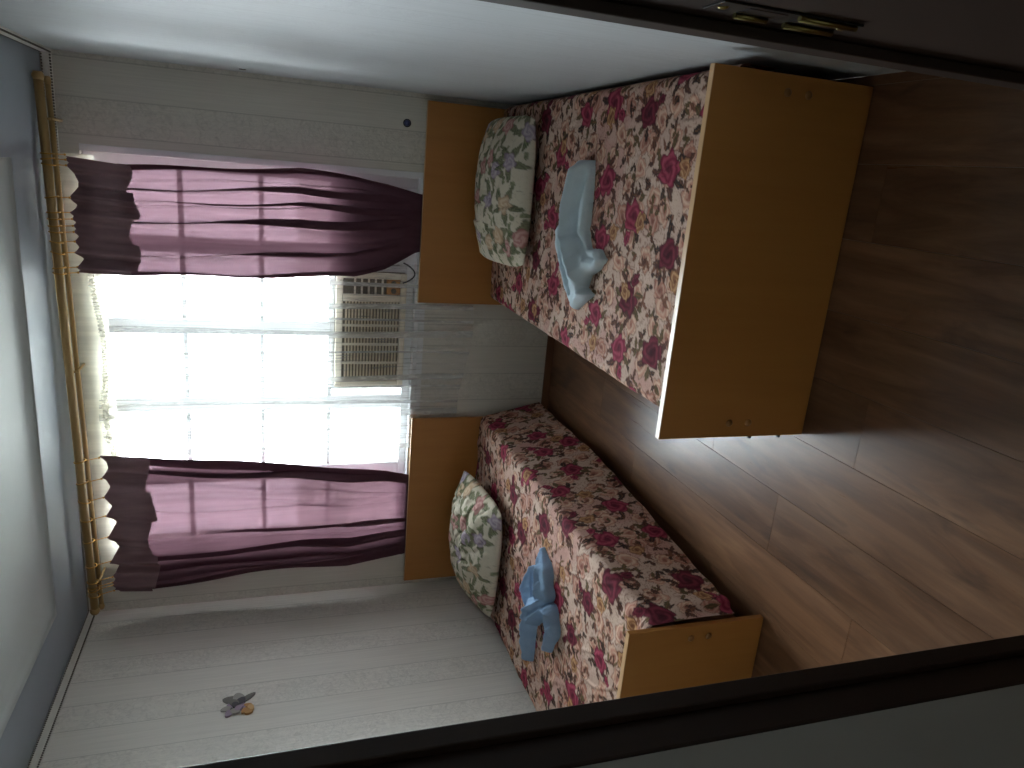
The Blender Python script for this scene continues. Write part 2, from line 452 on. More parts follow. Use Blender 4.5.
for z in rowsZ[1:4]:
    for i in range(5):
        xr = cols[i]-(.036 if i else 0); xl = cols[i+1]+(.036 if i < 4 else 0)
        sub('glazing_bar', MB().box(xl, xr, FY0+.012, FY1-.012, z-.011, z+.011, .003).mesh('bar'), MAT['white_paint'], win)
for i in range(5):
    xr = cols[i]-(.036 if i else 0); xl = cols[i+1]+(.036 if i < 4 else 0)
    for j in range(4):
        z0 = rowsZ[j]+(.011 if j else 0); z1 = rowsZ[j+1]-(.011 if j < 3 else 0)
        xl_, xr_ = xl, xr
        if j == 0 and i == 0:
            sub('blanking_board', MB().box(xl, xr, .062, .080, z0, z1, .002).mesh('bb'), MAT['white_paint'], win); continue
        if j == 0:
            if i == 1:
                sub('blanking_board', MB().box(ACX1+.02, xr, .062, .080, z0, z1, .002).mesh('bb'), MAT['white_paint'], win); continue
            if i == 2:  xr_, xl_ = ACX0, xl
            if xr_-xl_ < .02: continue
        sub('pane', MB().box(xl_, xr_, .070, .073, z0, z1).mesh('pane'), MAT['glass_pane'], win)
b = MB().box(ACX0-.02, ACX1+.02, FY0, FY1, ACZ1+.002, ACZ1+.02, .002)
b.box(ACX0-.02, ACX0-.002, FY0, FY1, WZ0+.05, ACZ1+.002, .002); b.box(ACX1+.002, ACX1+.02, FY0, FY1, WZ0+.05, ACZ1+.002, .002)
sub('unit_surround', b.mesh('surround'), MAT['white_paint'], win)

# ------------------------------------------------------------------ window air conditioner
ac = tag(empty('air_conditioner', (-1.15, .02, WZ0+.05)), 'beige louvred window air conditioner fitted into the lower window behind the net', 'air conditioner')
AZ0, AZ1 = WZ0+.051, ACZ1
b = MB().box(ACX0, ACX1, .035, .48, AZ0, AZ1, .006)
sub('body', b.mesh('body'), MAT['ac_dark'], ac)
b = MB()
b.box(ACX0, ACX1, .006, .034, AZ1-.035, AZ1, .005); b.box(ACX0, ACX1, .006, .034, AZ0, AZ0+.03, .005)
b.box(ACX0, ACX0+.03, .006, .034, AZ0+.03, AZ1-.035, .003); b.box(ACX1-.03, ACX1, .006, .034, AZ0+.03, AZ1-.035, .003)
b.box(-1.00, -.965, .006, .034, AZ0+.03, AZ1-.035, .003)
sub('front_bezel', b.mesh('bezel'), MAT['ac_shell'], ac)
n = 17
for i in range(n):
    z = AZ0+.036+(AZ1-AZ0-.08)*(i+.5)/n
    sub('slat', MB().box(ACX0+.03, -1.0, .012, .028, z-.0035, z+.0035).mesh('slat'), MAT['ac_slat'], ac)
for i in range(3):
    x = ACX0+.03+(.39)*(i+1)/4
    sub('grille_post', MB().box(x-.006, x+.006, .010, .016, AZ0+.03, AZ1-.035).mesh('gp'), MAT['ac_shell'], ac)
for i in range(5):
    z = AZ0+.12+i*.034
    sub('vent_blade', MB().box(-.965, ACX1-.03, .012, .03, z-.004, z+.004).mesh('vb'), MAT['ac_shell'], ac)
sub('control_panel', MB().box(-.962, ACX1-.032, .012, .033, AZ0+.032, AZ0+.10, .003).mesh('cp'), MAT['ac_orange'], ac)
for x in (-.942, -.905):
    sub('knob', MB().tube([(x, .012, AZ0+.066), (x, -.002, AZ0+.066)], .013, 14).mesh('knob'), MAT['ac_dark'], ac)
cd = []
for i in range(20):
    t = i/19; a = math.pi*t
    cd.append((-.79-.10*t+.0*t, -.060-.02*math.sin(a), .86-.055*math.sin(a)**.8+.0*t))
tag(link('power_cord', MB().tube(cd, .0035, 8).mesh('cord'), MAT['cord_grey']), 'thin grey cable looping down beside the window sill near the curtain tail', 'cable')

# ------------------------------------------------------------------ curtain pole
rod = tag(empty('curtain_rod', (-1.33, -.1, 2.3)), 'double wooden curtain pole running along the ceiling above the window', 'curtain rod')
FR = ((-.13, -.165, 2.335), (-2.50, -.155, 2.294))
RR = ((-.14, -.085, 2.322), (-2.52, -.085, 2.279))
sub('front_pole', MB().tube(FR, .0175, 14).mesh('fp'), MAT['pole_wood'], rod)
sub('rear_pole', MB().tube(RR, .0105, 12).mesh('rp'), MAT['pole_wood'], rod)
for p, q in ((FR, .0175), (RR, .0105)):
    for k in (0, 1):
        c = Vector(p[k]); d = Vector((.03 if k == 0 else -.03, 0, 0))
        sub('end_cap', MB().tube([c, c+d*.4, c+d*.6, c+d], [q*1.05, q*1.25, q*1.25, q*.9], 14).mesh('cap'), MAT['pole_wood'], rod)
for t in (.06, .5, .94):
    a = Vector(FR[0]).lerp(Vector(FR[1]), t); r = Vector(RR[0]).lerp(Vector(RR[1]), t)
    b = MB().tube([(a.x, -.002, r.z-.016), (a.x, a.y, r.z-.016)], .006, 8)
    b.tube([(a.x, a.y, r.z-.016), (a.x, a.y, a.z-.012)], .005, 8)
    sub('bracket', b.mesh('bracket'), MAT['pole_wood'], rod)

# ------------------------------------------------------------------ curtains
def make_curtain(label, top_r, top_l, prof, bandz, rings, seed, yc=-.085):
    """prof: rows (z, x_right, x_left) ; rings: x of each ring"""
    root = tag(empty('curtain', (top_r, yc, .72)), label, 'curtain', 'purple voile curtains at the window')
    prof = sorted(prof); zs = [p[0] for p in prof]
    xr = lambda z: np.interp(z, zs, [p[1] for p in prof]); xl = lambda z: np.interp(z, zs, [p[2] for p in prof])
    r_ = np.random.default_rng(seed)
    ph = r_.random(6)*6.28
    def fold(s, z):
        g = np.clip((z-.75)/.5, 0, 1)
        w = s+.05*np.sin(6.28*s*1.3+ph[3])+.02*np.sin(z*2.0+ph[4])
        f = np.sin(2*math.pi*5.0*w+ph[0])*.55+np.sin(2*math.pi*8.3*w+ph[1]+z*.7)*.35+np.sin(2*math.pi*15*w+ph[2]+z*1.3)*.12
        amp = .012+.022*g
        return f*amp
    def pleat(s, z):
        w = s+.05*np.sin(6.28*s*1.3+ph[3])+.02*np.sin(z*2.0+ph[4])
        g = np.clip((2.35-z)/1.2, .42, 1.15); e = np.clip(np.minimum(s, 1-s)/.06, 0, 1)
        wd = np.abs(xl(z)-xr(z))
        return e*g*wd*(.043*np.sin(2*math.pi*5.0*w+ph[0]+1.45)+.027*np.sin(2*math.pi*8.3*w+ph[1]+z*.7+1.5)+.014*np.sin(2*math.pi*13*w+ph[2]+z*1.5))
    def ydepth(z): return yc*np.clip((z-.81)/.28, 0, 1)**.8 + (-.016)*(1-np.clip((z-.81)/.28, 0, 1)**.8)
    # main panel
    nz, ns = 150, 190
    Z = np.linspace(.66, bandz+.03, nz)[:, None]*np.ones((1, ns)); s = np.linspace(0, 1, ns)[None, :]*np.ones((nz, 1))
    X = xr(Z)*(1-s)+xl(Z)*s
    sq = np.clip((Z-.81)/.28, .0, 1)
    X = X+.006*np.sin(Z*9+s*20+ph[5])*sq
    X = X+pleat(s, Z)
    Y = ydepth(Z)+fold(s, Z)*np.clip(sq, .16, 1)
    Z2 = Z+.010*np.sin(s*31+ph[2])*np.clip((Z-1)/1, 0, 1)
    sub('drape', grid_mesh('drape', np.stack([X, Y, Z2], -1)), MAT['curtain_voile'], root)
    # hem folded double at both sides
    for e0, e1 in ((0, .055), (.945, 1)):
        s = np.linspace(e0, e1, 12)[None, :]*np.ones((nz, 1)); Zc = Z[:, :12]
        X = xr(Zc)*(1-s)+xl(Zc)*s+pleat(s, Zc)+.006*np.sin(Zc*9+s*20+ph[5])*np.clip((Zc-.81)/.28, 0, 1)
        Y = ydepth(Zc)+fold(s, Zc)*np.clip((Zc-.81)/.28, .16, 1)-.0025
        sub('side_hem', grid_mesh('side_hem', np.stack([X, Y, Zc], -1)), MAT['curtain_voile'], root)
    # heading band, double cloth, its top edge sagging between the rings
    ns = 220; nz = 34
    s = np.linspace(0, 1, ns)[None, :]*np.ones((nz, 1)); v = np.linspace(0, 1, nz)[:, None]*np.ones((1, ns))
    xb = top_r*(1-s)+top_l*s
    rx = np.array(sorted(rings)); di = np.min(np.abs(xb[..., None]-rx), -1)
    gap = np.diff(rx).max()/2
    topz = np.interp(-xb, [.4, 2.5], [2.277, 2.213]) - .042*np.clip(di/gap, 0, 1)**.75
    step = .012*np.floor(s*5+.3*np.sin(s*9+ph[1]))/5*6
    botz = bandz-.015-.012*np.sin(s*17+ph[0])-.02*(np.floor(s*4.2) % 2)
    Zb = botz*(1-v)+topz*v
    X = xb*v+(xr(np.full_like(s, bandz))*(1-s)+xl(np.full_like(s, bandz))*s)*(1-v)
    Y = yc-.012+fold(s, 2.1+0*s)*(.9-.2*v)-.006-.02*(1-np.clip(di/gap, 0, 1))*v
    sub('heading_band', grid_mesh('band', np.stack([X, Y, Zb], -1)), MAT['curtain_band'], root)
    for i, x in enumerate(rings):
        t = (x-FR[0][0])/(FR[1][0]-FR[0][0]); c = Vector(FR[0]).lerp(Vector(FR[1]), t)
        tilt = (r_.random()-.5)*.5
        pts = []
        for k in range(18):
            a = k*2*math.pi/18
            pts.append((c.x+math.sin(tilt)*.024*math.cos(a), c.y+.0235*math.sin(a), c.z-.004+.0235*math.cos(a)))
        rg = sub('ring', MB().tube(pts, .0030, 8, closed=True).mesh('ring'), MAT['ring_brass'], root)
        zt = float(np.interp(-x, [.4, 2.5], [2.277, 2.213]))
        hk = [(c.x, c.y, c.z-.025), (x, (c.y+yc)/2-.02, (c.z-.025+zt)/2), (x, yc-.04, zt-.006)]
        b = MB().tube(hk, .0022, 6); b.sphere((x, yc-.042, zt-.004), .005, 8, 6)
        me = b.mesh('hook'); o = link('hook', me, MAT['ring_brass'], rg); me.transform(Matrix.Translation(-root.location))
    return root
rr = [-.405, -.425, -.447, -.575, -.635, -.662, -.69, -.715, -.755, -.80, -.862, -.885]
make_curtain('plum voile curtain hanging above the bed with the pale towel, gathered in narrow folds', -.41, -.885,
    [(2.3, -.41, -.885), (2.06, -.43, -.895), (1.6, -.40, -.885), (1.35, -.385, -.872), (1.1, -.40, -.865), (.95, -.42, -.825), (.80, -.455, -.745), (.66, -.48, -.70)],
    2.06, rr, 3)
rl = [-1.735, -1.84, -1.935, -2.03, -2.14, -2.27, -2.355, -2.385, -2.40, -2.43]
make_curtain('mauve voile curtain spread wide over the bed with the blue bow towel', -1.725, -2.46,
    [(2.3, -1.725, -2.46), (2.05, -1.752, -2.485), (1.6, -1.80, -2.44), (1.344, -1.824, -2.43), (1.1, -1.86, -2.43), (.9, -1.90, -2.42), (.79, -1.935, -2.42), (.66, -1.97, -2.38)],
    2.055, rl, 11)

# ------------------------------------------------------------------ net curtain
net = tag(empty('net_curtain', (-1.3, -.04, .5)), 'white sheer net curtain with stitched vertical stripes between the purple curtains', 'curtain')
NX0, NX1 = -.80, -1.86
def nety(x, z):
    g = np.clip((z-.75)/.5, .0, 1)
    return -.012-.028*g+(.0025+.0065*g)*(np.sin(x*61)+.6*np.sin(x*97+1+z)+.4*np.sin(x*171+z*2))*.6
def nettop(x): return 2.205-.012*np.sin(x*9)+(x+1.3)*.035
nx, nz = 260, 70
x = np.linspace(NX0, NX1, nx)[None, :]*np.ones((nz, 1)); v = np.linspace(0, 1, nz)[:, None]
z = .50+.03*np.sin(x*7)+(nettop(x)-.50)*v
sub('net', grid_mesh('net', np.stack([x, nety(x, z), z], -1)), MAT['net_voile'], net)
# stitched vertical stripes
for xs, w in ((-.905, .020), (-1.02, .028), (-1.085, .012), (-1.155, .034), (-1.255, .010), (-1.385, .030), (-1.44, .010), (-1.515, .016), (-1.575, .034), (-1.66, .010), (-1.76, .026)):
    x = xs+np.linspace(-w/2, w/2, 8)[None, :]*np.ones((nz, 1))+.006*np.sin(v*5+xs*30)
    z = .50+.03*np.sin(x*7)+(nettop(x)-.50)*v
    sub('stitched_stripe', grid_mesh('stripe', np.stack([x, nety(x, z)-.003, z], -1)), MAT['net_stripe'], net)
# gathered tape
x = np.linspace(NX0, NX1, 400)[None, :]*np.ones((9, 1)); a = np.linspace(0, 2*math.pi, 9)[:, None]
rad = .010*(1+.35*np.sin(x*420))
P = np.stack([x+0*a, nety(x, nettop(x))-.004+rad*np.sin(a), nettop(x)+rad*1.1*np.cos(a)], -1)
sub('gathering_tape', grid_mesh('tape', P), MAT['tape_white'], net)
# cream stiff heading above the tape, spanning the whole window
HX0, HX1 = -.40, -2.42
x = np.linspace(HX0, HX1, 200)[None, :]*np.ones((6, 1)); v = np.linspace(0, 1, 6)[:, None]
z = 2.17+(.13-.0*x)*v+(x+1.3)*.02
sub('heading_strip', grid_mesh('heading', np.stack([x, -.030+.003*np.sin(x*40)+0*z, z], -1)), MAT['net_heading'], net)

# ------------------------------------------------------------------ cloth prints
def stamp_base(shape): return np.ones(shape+(3,))
def blend(col, m, c): col += m[..., None]*(np.array(c)-col)
def rose_print(Sx, Ty, seed=0):
    """Sx,Ty: fabric coordinates in metres -> linear colours"""
    r_ = np.random.default_rng(seed)
    base = np.array(lin(196, 164, 148)); pale = np.array(lin(212, 188, 170)); pink = np.array(lin(194, 142, 132))
    n1 = fbm(Sx*9, Ty*9, 40)
    col = base[None, None]*(1-n1[..., None])+pale[None, None]*n1[..., None]
    n2 = fbm(Sx*6+9, Ty*6, 50); blend(col, sst(.52, .68, n2)*.6, pink)
    brown = lin(74, 44, 38); dark = lin(40, 26, 26); tan = lin(150, 104, 66); olive = lin(84, 72, 44)
    W_ = Sx+.008*(fbm(Sx*40, Ty*40, 70)-.5)*2; V_ = Ty+.008*(fbm(Sx*40, Ty*40, 80)-.5)*2
    x0, x1, y0, y1 = Sx.min(), Sx.max(), Ty.min(), Ty.max()
    # fine drawn line work
    q = fbm(W_*34, V_*30, 90, 2); ln = np.abs(np.sin(q*22)); fld = sst(.40, .55, fbm(Sx*11, Ty*11, 95))
    blend(col, (1-sst(.0, .45, ln))*(.35+.65*fld)*.75, lin(112, 70, 58))
    def pts(sp, jit):
        out = []
        for i, yy in enumerate(np.arange(y0-sp, y1+sp, sp*.87)):
            for xx in np.arange(x0-sp, x1+sp, sp):
                out.append((xx+(i % 2)*sp/2+(r_.random()-.5)*jit*sp, yy+(r_.random()-.5)*jit*sp))
        return out
    s1, t1 = Sx[:, 0], Ty[0]
    def win_(cx, cy, R):
        i0, i1 = np.searchsorted(s1, (cx-R, cx+R)); j0, j1 = np.searchsorted(t1, (cy-R, cy+R))
        return None if i1-i0 < 2 or j1-j0 < 2 else (slice(i0, i1), slice(j0, j1))
    def leaf(cx, cy, L, w, ang, c, vein):
        k = win_(cx, cy, L)
        if k is None: return
        dx, dy = W_[k]-cx, V_[k]-cy; a = dx*math.cos(ang)+dy*math.sin(ang); b_ = -dx*math.sin(ang)+dy*math.cos(ang)
        t = np.clip(a/L+.5, 0, 1); wid = w*np.sin(math.pi*t)**.8*(1+.18*np.sin(a*420))
        m = (1-sst(.75, 1.0, np.abs(b_)/np.maximum(wid, 1e-5)))*((a/L+.5 > 0) & (a/L+.5 < 1))
        cc = col[k]; blend(cc, m*.95, c)
        blend(cc, m*(1-sst(.0, .0018, np.abs(b_)))*.6, vein); col[k] = cc
    def flower(cx, cy, R, cols, ang, asp, line):
        k = win_(cx, cy, R*1.5)
        if k is None: return
        dx, dy = W_[k]-cx, V_[k]-cy; a = dx*math.cos(ang)+dy*math.sin(ang); b_ = (-dx*math.sin(ang)+dy*math.cos(ang))*asp
        r = np.hypot(a, b_)/R; th = np.arctan2(b_, a)
        edge = 1+.13*np.cos(5*th+ang*3)+.06*np.cos(9*th+1)
        m = 1-sst(.92, 1.02, r/edge); cc = col[k]
        sw = .5+.5*np.sin(r*13+th*2+1.1*np.sin(3*th+ang)); c0, c1, c2 = [np.array(c) for c in cols]
        tone = (sw[..., None]*c1+(1-sw[..., None])*c0); tone = tone*(sst(0, .55, r)[..., None])+c2*(1-sst(0, .55, r)[..., None])
        cc = cc+m[..., None]*(tone-cc)
        ol = np.maximum((1-sst(.0, .09, np.abs(r/edge-.96))), (1-sst(0, .16, np.abs(np.sin(r*6.5+th+.9*np.sin(3*th)))))*.75*m)
        cc = cc+(ol*.7)[..., None]*(np.array(line)-cc); col[k] = cc
    for (cx, cy) in pts(.108, .6):       # pale outlined blooms
        flower(cx, cy, .034+.016*r_.random(), ((lin(190, 138, 118), lin(216, 184, 160), lin(150, 92, 78)) if r_.random() < .7 else (lin(168, 112, 96), lin(200, 158, 138), lin(122, 72, 62))), r_.random()*6.28, 1.15, lin(82, 46, 40))
    for (cx, cy) in pts(.068, .8):       # small sprays of leaves
        a0 = r_.random()*6.28
        for k in range(r_.integers(2, 4)):
            a = a0+k*1.3+r_.random()*.6; L = .024+.022*r_.random()
            leaf(cx+.016*math.cos(a), cy+.016*math.sin(a), L, .0065+.004*r_.random(), a, [brown, dark, olive, brown, lin(112, 70, 56)][r_.integers(5)], tan)
    for (cx, cy) in pts(.245, .45):      # crimson roses with dark leaves
        a0 = r_.random()*6.28; R = .047+.016*r_.random()
        for k in range(7):
            a = a0+k*.9+(r_.random()-.5)*.7; d = R*1.2
            leaf(cx+d*math.cos(a), cy+d*math.sin(a), .046+.022*r_.random(), .0125, a+(r_.random()-.5)*1.4, [dark, brown, olive][r_.integers(3)], tan)
        deep = r_.random() < .4
        cs = (lin(84, 18, 36), lin(122, 40, 58), lin(62, 12, 28)) if deep else (lin(122, 26, 56), lin(168, 68, 90), lin(88, 14, 38))
        flower(cx, cy, R, cs, math.pi/2+(r_.random()-.5)*.9, 1.2, lin(62, 12, 28))
        if r_.random() < .6: flower(cx+.075*math.cos(a0), cy+.075*math.sin(a0), R*.45, cs, a0, 1.5, lin(62, 12, 28))
    for (cx, cy) in pts(.30, .6):        # tawny blooms
        flower(cx, cy, .034, (lin(140, 92, 60), lin(196, 152, 108), lin(110, 64, 42)), r_.random()*6.28, 1.2, lin(66, 38, 28))
    return np.clip(col, 0, 1)

def pillow_print(Sx, Ty, seed=0):
    r_ = np.random.default_rng(seed)
    col = np.ones(Sx.shape+(3,))*np.array(lin(220, 212, 192)); n = fbm(Sx*8, Ty*8, 20)
    blend(col, sst(.5, .75, n)*.5, lin(196, 186, 160))
    W_ = Sx+.007*(fbm(Sx*45, Ty*45, 21)-.5)*2; V_ = Ty+.007*(fbm(Sx*45, Ty*45, 22)-.5)*2
    q = fbm(W_*26, V_*26, 23, 2); fld = sst(.45, .6, fbm(Sx*10, Ty*10, 24))
    blend(col, (1-sst(0, .25, np.abs(np.sin(q*24))))*(.35+.65*fld)*.5, lin(120, 112, 96))
    def blob(cx, cy, R, ang, asp, c0, c1, pet, line):
        dx, dy = W_-cx, V_-cy; a = dx*math.cos(ang)+dy*math.sin(ang); b_ = (-dx*math.sin(ang)+dy*math.cos(ang))*asp
        r = np.hypot(a, b_)/R; th = np.arctan2(b_, a); e = 1+.16*np.cos(pet*th)
        m = 1-sst(.9, 1.03, r/e); sw = .5+.5*np.sin(r*11+2*th+np.sin(3*th))
        col[...] += m[..., None]*((sw[..., None]*np.array(c1)+(1-sw[..., None])*np.array(c0))-col)*.88
        blend(col, (1-sst(0, .12, np.abs(r/e-.95)))*.4, line)
    for i in range(19):
        cx = Sx.min()+(Sx.max()-Sx.min())*((i*.7549+.13) % 1); cy = Ty.min()+(Ty.max()-Ty.min())*((i*.5698+.2) % 1)
        a0 = r_.random()*6.28
        for k in range(5):
            a = a0+k*1.25; d = .045+.012*r_.random()
            g = r_.random()
            blob(cx+d*math.cos(a), cy+d*math.sin(a), .032, a, 2.1, lin(62+40*g, 74+30*g, 50+30*g), lin(128, 134, 100), 3, lin(60, 66, 50))
        c = [(lin(176, 110, 112), lin(216, 172, 164)), (lin(196, 162, 130), lin(224, 200, 170)), (lin(150, 132, 160), lin(200, 188, 200))][i % 3]
        blob(cx, cy, .040, a0, 1.15, c[0], c[1], 5, lin(120, 84, 80))
        for k in range(3):
            a = a0+.6+k*2.1; blob(cx+.1*math.cos(a), cy+.1*math.sin(a), .016, a, 1.7, lin(104, 116, 86), lin(150, 156, 120), 3, lin(80, 84, 66))
    return np.clip(col, 0, 1)

# ------------------------------------------------------------------ beds
BL = 2.0; HB, FB, MT = .775, .480, .405
def make_bed(xr, xl, label, wall_gap_side):
    cx = (xr+xl)/2
    root = tag(empty('bed', (cx, -1.0, 0)), label, 'bed', 'matching single beds')
    hb = sub('headboard', MB().box(xl, xr, -.052, -.034, .012, HB, .0015).mesh('hb'), MAT['board_veneer'], root)
    fb = sub('footboard', MB().box(xl, xr, -BL, -BL+.018, .004, FB-.0022, .001).mesh('fb'), MAT['board_veneer'], root)
    for y0, y1, z in ((-BL-.0003, -BL+.0183, FB),):
        e = MB().box(xl, xr, y0, y1, z-.002, z).mesh('eb'); e.transform(Matrix.Translation(-root.location)); link('edge_band', e, MAT['board_edge'], fb)
    e = MB().box(xl, xr, -.0523, -.0337, HB-.0001, HB+.002).mesh('eb'); e.transform(Matrix.Translation(-root.location)); link('edge_band', e, MAT['board_edge'], hb)
    for sx in (xr-.042, xl+.042):
        for z in (.262, .199):
            e = MB().sphere((sx, -BL, z), .0105, 14, 8, (1, .55, 1)).mesh('cap')
            e.transform(Matrix.Translation(-root.location)); link('screw_cap', e, MAT['cap_bronze'], fb)
    for x0, x1 in ((xr-.075, xr-.055), (xl+.055, xl+.075)):
        rl_ = sub('side_rail', MB().box(x0, x1, -BL+.018, -.052, .035, .26, .0015).mesh('sr'), MAT['rail_veneer'], root)
    for y in (-.72, -1.32):
        sub('cross_board', MB().box(xl+.075, xr-.075, y-.009, y+.009, .0, .245).mesh('cb'), MAT['board_veneer'], root)
        for s, xx in ((1, xr-.055), (-1, xl+.055)):
            sub('rail_batten', MB().box(xx, xx+s*.012, y-.006, y+.006, .0, .255, .001).mesh('rb'), MAT['board_edge'], root)  # pale strips stand in for highlights on the base's board joints
    sub('bed_base', MB().box(xl+.076, xr-.076, -BL+.019, -.053, .246, .262).mesh('base'), MAT['board_veneer'], root)
    sub('mattress', MB().box(xl+.035, xr-.035, -BL+.024, -.056, .263, MT-.012, .03, 4).mesh('matt'), MAT['mattress_cloth'], root)
    for z in (.23, .13):
        if z == .23 or True:
            sx = xl-.004
            e = MB().tube([(xl, -BL+.009, z-.05), (xl-.008, -BL+.009, z-.05)], .006, 10).mesh('bolt')
            e.transform(Matrix.Translation(-root.location)); link('bolt', e, MAT['iron_dark'], fb)
    return root
BXR = (-.030, -.986); BXL = (-1.605, -2.57)
make_bed(*BXR, 'veneered single bed nearest the camera, its whole footboard facing the door', 0)
make_bed(*BXL, 'veneered single bed in the corner, footboard half hidden by the door frame', 0)

def make_spread(label, xr, xl, drop_r, drop_l, seed, pull=0.0, flare=0.0):
    """bedspread draped over the mattress: cross path from the right hem over the top to the left hem"""
    ds = .0038
    top = xr-xl; rad = .035
    tot = drop_r+top+drop_l
    s = np.arange(0, tot+ds, ds); t = np.arange(0, 1.922, ds)
    Sg, Tg = np.meshgrid(s, t, indexing='ij')
    y = -.056-Tg
    # straight cross section with rounded shoulders
    def path(sv):
        x = np.zeros_like(sv); z = np.zeros_like(sv); q = math.pi/2*rad
        a = drop_r-q/2; b_ = a+q; c = b_+top-2*rad; d = c+q
        m = sv < a; x[m] = xr; z[m] = MT-rad-(a-sv[m])
        m = (sv >= a) & (sv < b_); th = (sv[m]-a)/rad; x[m] = xr-rad+rad*np.cos(th); z[m] = MT-rad+rad*np.sin(th)
        m = (sv >= b_) & (sv < c); x[m] = xr-rad-(sv[m]-b_); z[m] = MT
        m = (sv >= c) & (sv < d); th = (sv[m]-c)/rad; x[m] = xl+rad-rad*np.sin(th); z[m] = MT-rad+rad*np.cos(th)
        m = sv >= d; x[m] = xl; z[m] = MT-rad-(sv[m]-d)
        return x, z
    x1, z1 = path(s); X = x1[:, None]*np.ones_like(Tg); Z = z1[:, None]*np.ones_like(Tg)
    low = np.clip((MT-.03-Z)/.3, 0, 1); onr = (Sg < tot/2)
    # hanging sides flare a little and ripple
    rip = .010*np.sin(Tg*9+seed)+.007*np.sin(Tg*23+2*seed)+.004*np.sin(Tg*41)
    X = X+np.where(onr, 1, 0)*low*(flare*(1-sst(.7, 1.85, Tg))+rip*(.3 if flare else 0)*(1-sst(1.5, 1.9, Tg)))
    # wrinkles on top
    Z = Z+.010*(fbm(X*7+seed, y*5, 60+seed)-.5)+.006*(fbm(X*16, y*22+X*9, 63+seed, 2)-.5)
    crest = np.abs(fbm(X*5+3*seed, y*3+X*4, 66+seed, 2)-.5); Z = Z+.004*(1-sst(0, .05, crest))*(1-low)
    if pull:   # corner at the foot: shoulder drawn in, hem lifted in folds
        k = sst(1.55, 1.92, Tg)
        sh = np.exp(-((Sg-drop_r)/.10)**2)
        X = X-k*sh*pull; Z = Z-k*sh*.012
        hemk = k*low*onr
        Z = Z+hemk*.006; X = X+hemk*.003*np.sin(Tg*52)
        Z = Z+k*.006*np.sin(Tg*60+Sg*18)*onr*(1-sst(drop_r, drop_r+.3, Sg))
        Z = Z+sst(1.82, 1.90, Tg)*onr*.016*(1-sst(drop_r+.05, drop_r+.35, Sg))
    Z = np.maximum(Z, .03)
    col = rose_print(Sg, Tg*1.0, seed)
    me = grid_mesh('bedspread', np.stack([X, y, Z], -1), col)
    o = link('bedspread', me, MAT['rose_print'])
    return tag(o, label, 'bedspread', 'rose print bedspreads')
make_spread('rose print bedspread stretched flat over the bed nearest the camera, under the pale towel', -.016, -.957, .12, .30, 1)
make_spread('rose print bedspread hanging down the side of the corner bed to near the floor', -1.593, -2.565, .325, .10, 2, .010, .070)

# ------------------------------------------------------------------ pillows
def make_pillow(label, c, w, d, T, tilt, rz, seed):
    n = 128; k = 104
    u = np.linspace(-1, 1, n)[:, None]*np.ones((1, k)); v = np.linspace(-1, 1, k)[None, :]*np.ones((n, 1))
    def surf(sg):
        hh = ((1-np.abs(u)**2.4).clip(0)*(1-np.abs(v)**2.4).clip(0))**.62
        x = u*w/2*(1-.055*(1-u*u)*0-.06*(v*v)*(1-np.abs(u))*0)*(1-.075*v**4)
        y = v*d/2*(1-.085*u**4)
        z = sg*hh*T*(.68 if sg > 0 else .38)
        if sg > 0:
            z = z+hh*(.046*(fbm(u*2.2+seed, v*2.0, 30+seed)-.5)+.022*(fbm(u*4+v*3+seed, v*5, 35+seed, 2)-.5))
            cr_ = np.abs(fbm(u*2.4+7*seed, v*2.4+u*1.5, 38+seed, 2)-.5); z = z-.012*(1-sst(0, .06, cr_))*hh
        return np.stack([x, y, z], -1)
    A, B = surf(1), surf(-1)
    ca = pillow_print(u*w/2, v*d/2, seed); P = np.concatenate([A, B[::-1][1:]], 0)
    col = np.concatenate([ca, ca[::-1][1:]], 0)
    me = grid_mesh('pillow', P, col)
    bm = bmesh.new(); bm.from_mesh(me); bmesh.ops.remove_doubles(bm, verts=bm.verts[:], dist=.0006); bmesh.ops.recalc_face_normals(bm, faces=bm.faces[:]); bm.to_mesh(me); bm.free()
    o = link('pillow', me, MAT['pillow_print'])
    o.matrix_world = Matrix.Translation(c) @ Matrix.Rotation(rz, 4, 'Z') @ Matrix.Rotation(tilt, 4, 'X')
    return tag(o, label, 'pillow', 'flower print pillows')
make_pillow('cream flower print pillow behind the pale folded towel', (-.405, -.405, .477), .64, .54, .138, math.radians(7), math.radians(1), 1)
make_pillow('cream flower print pillow behind the blue bow towel', (-2.15, -.425, .485), .63, .52, .160, math.radians(8), math.radians(-3), 4)

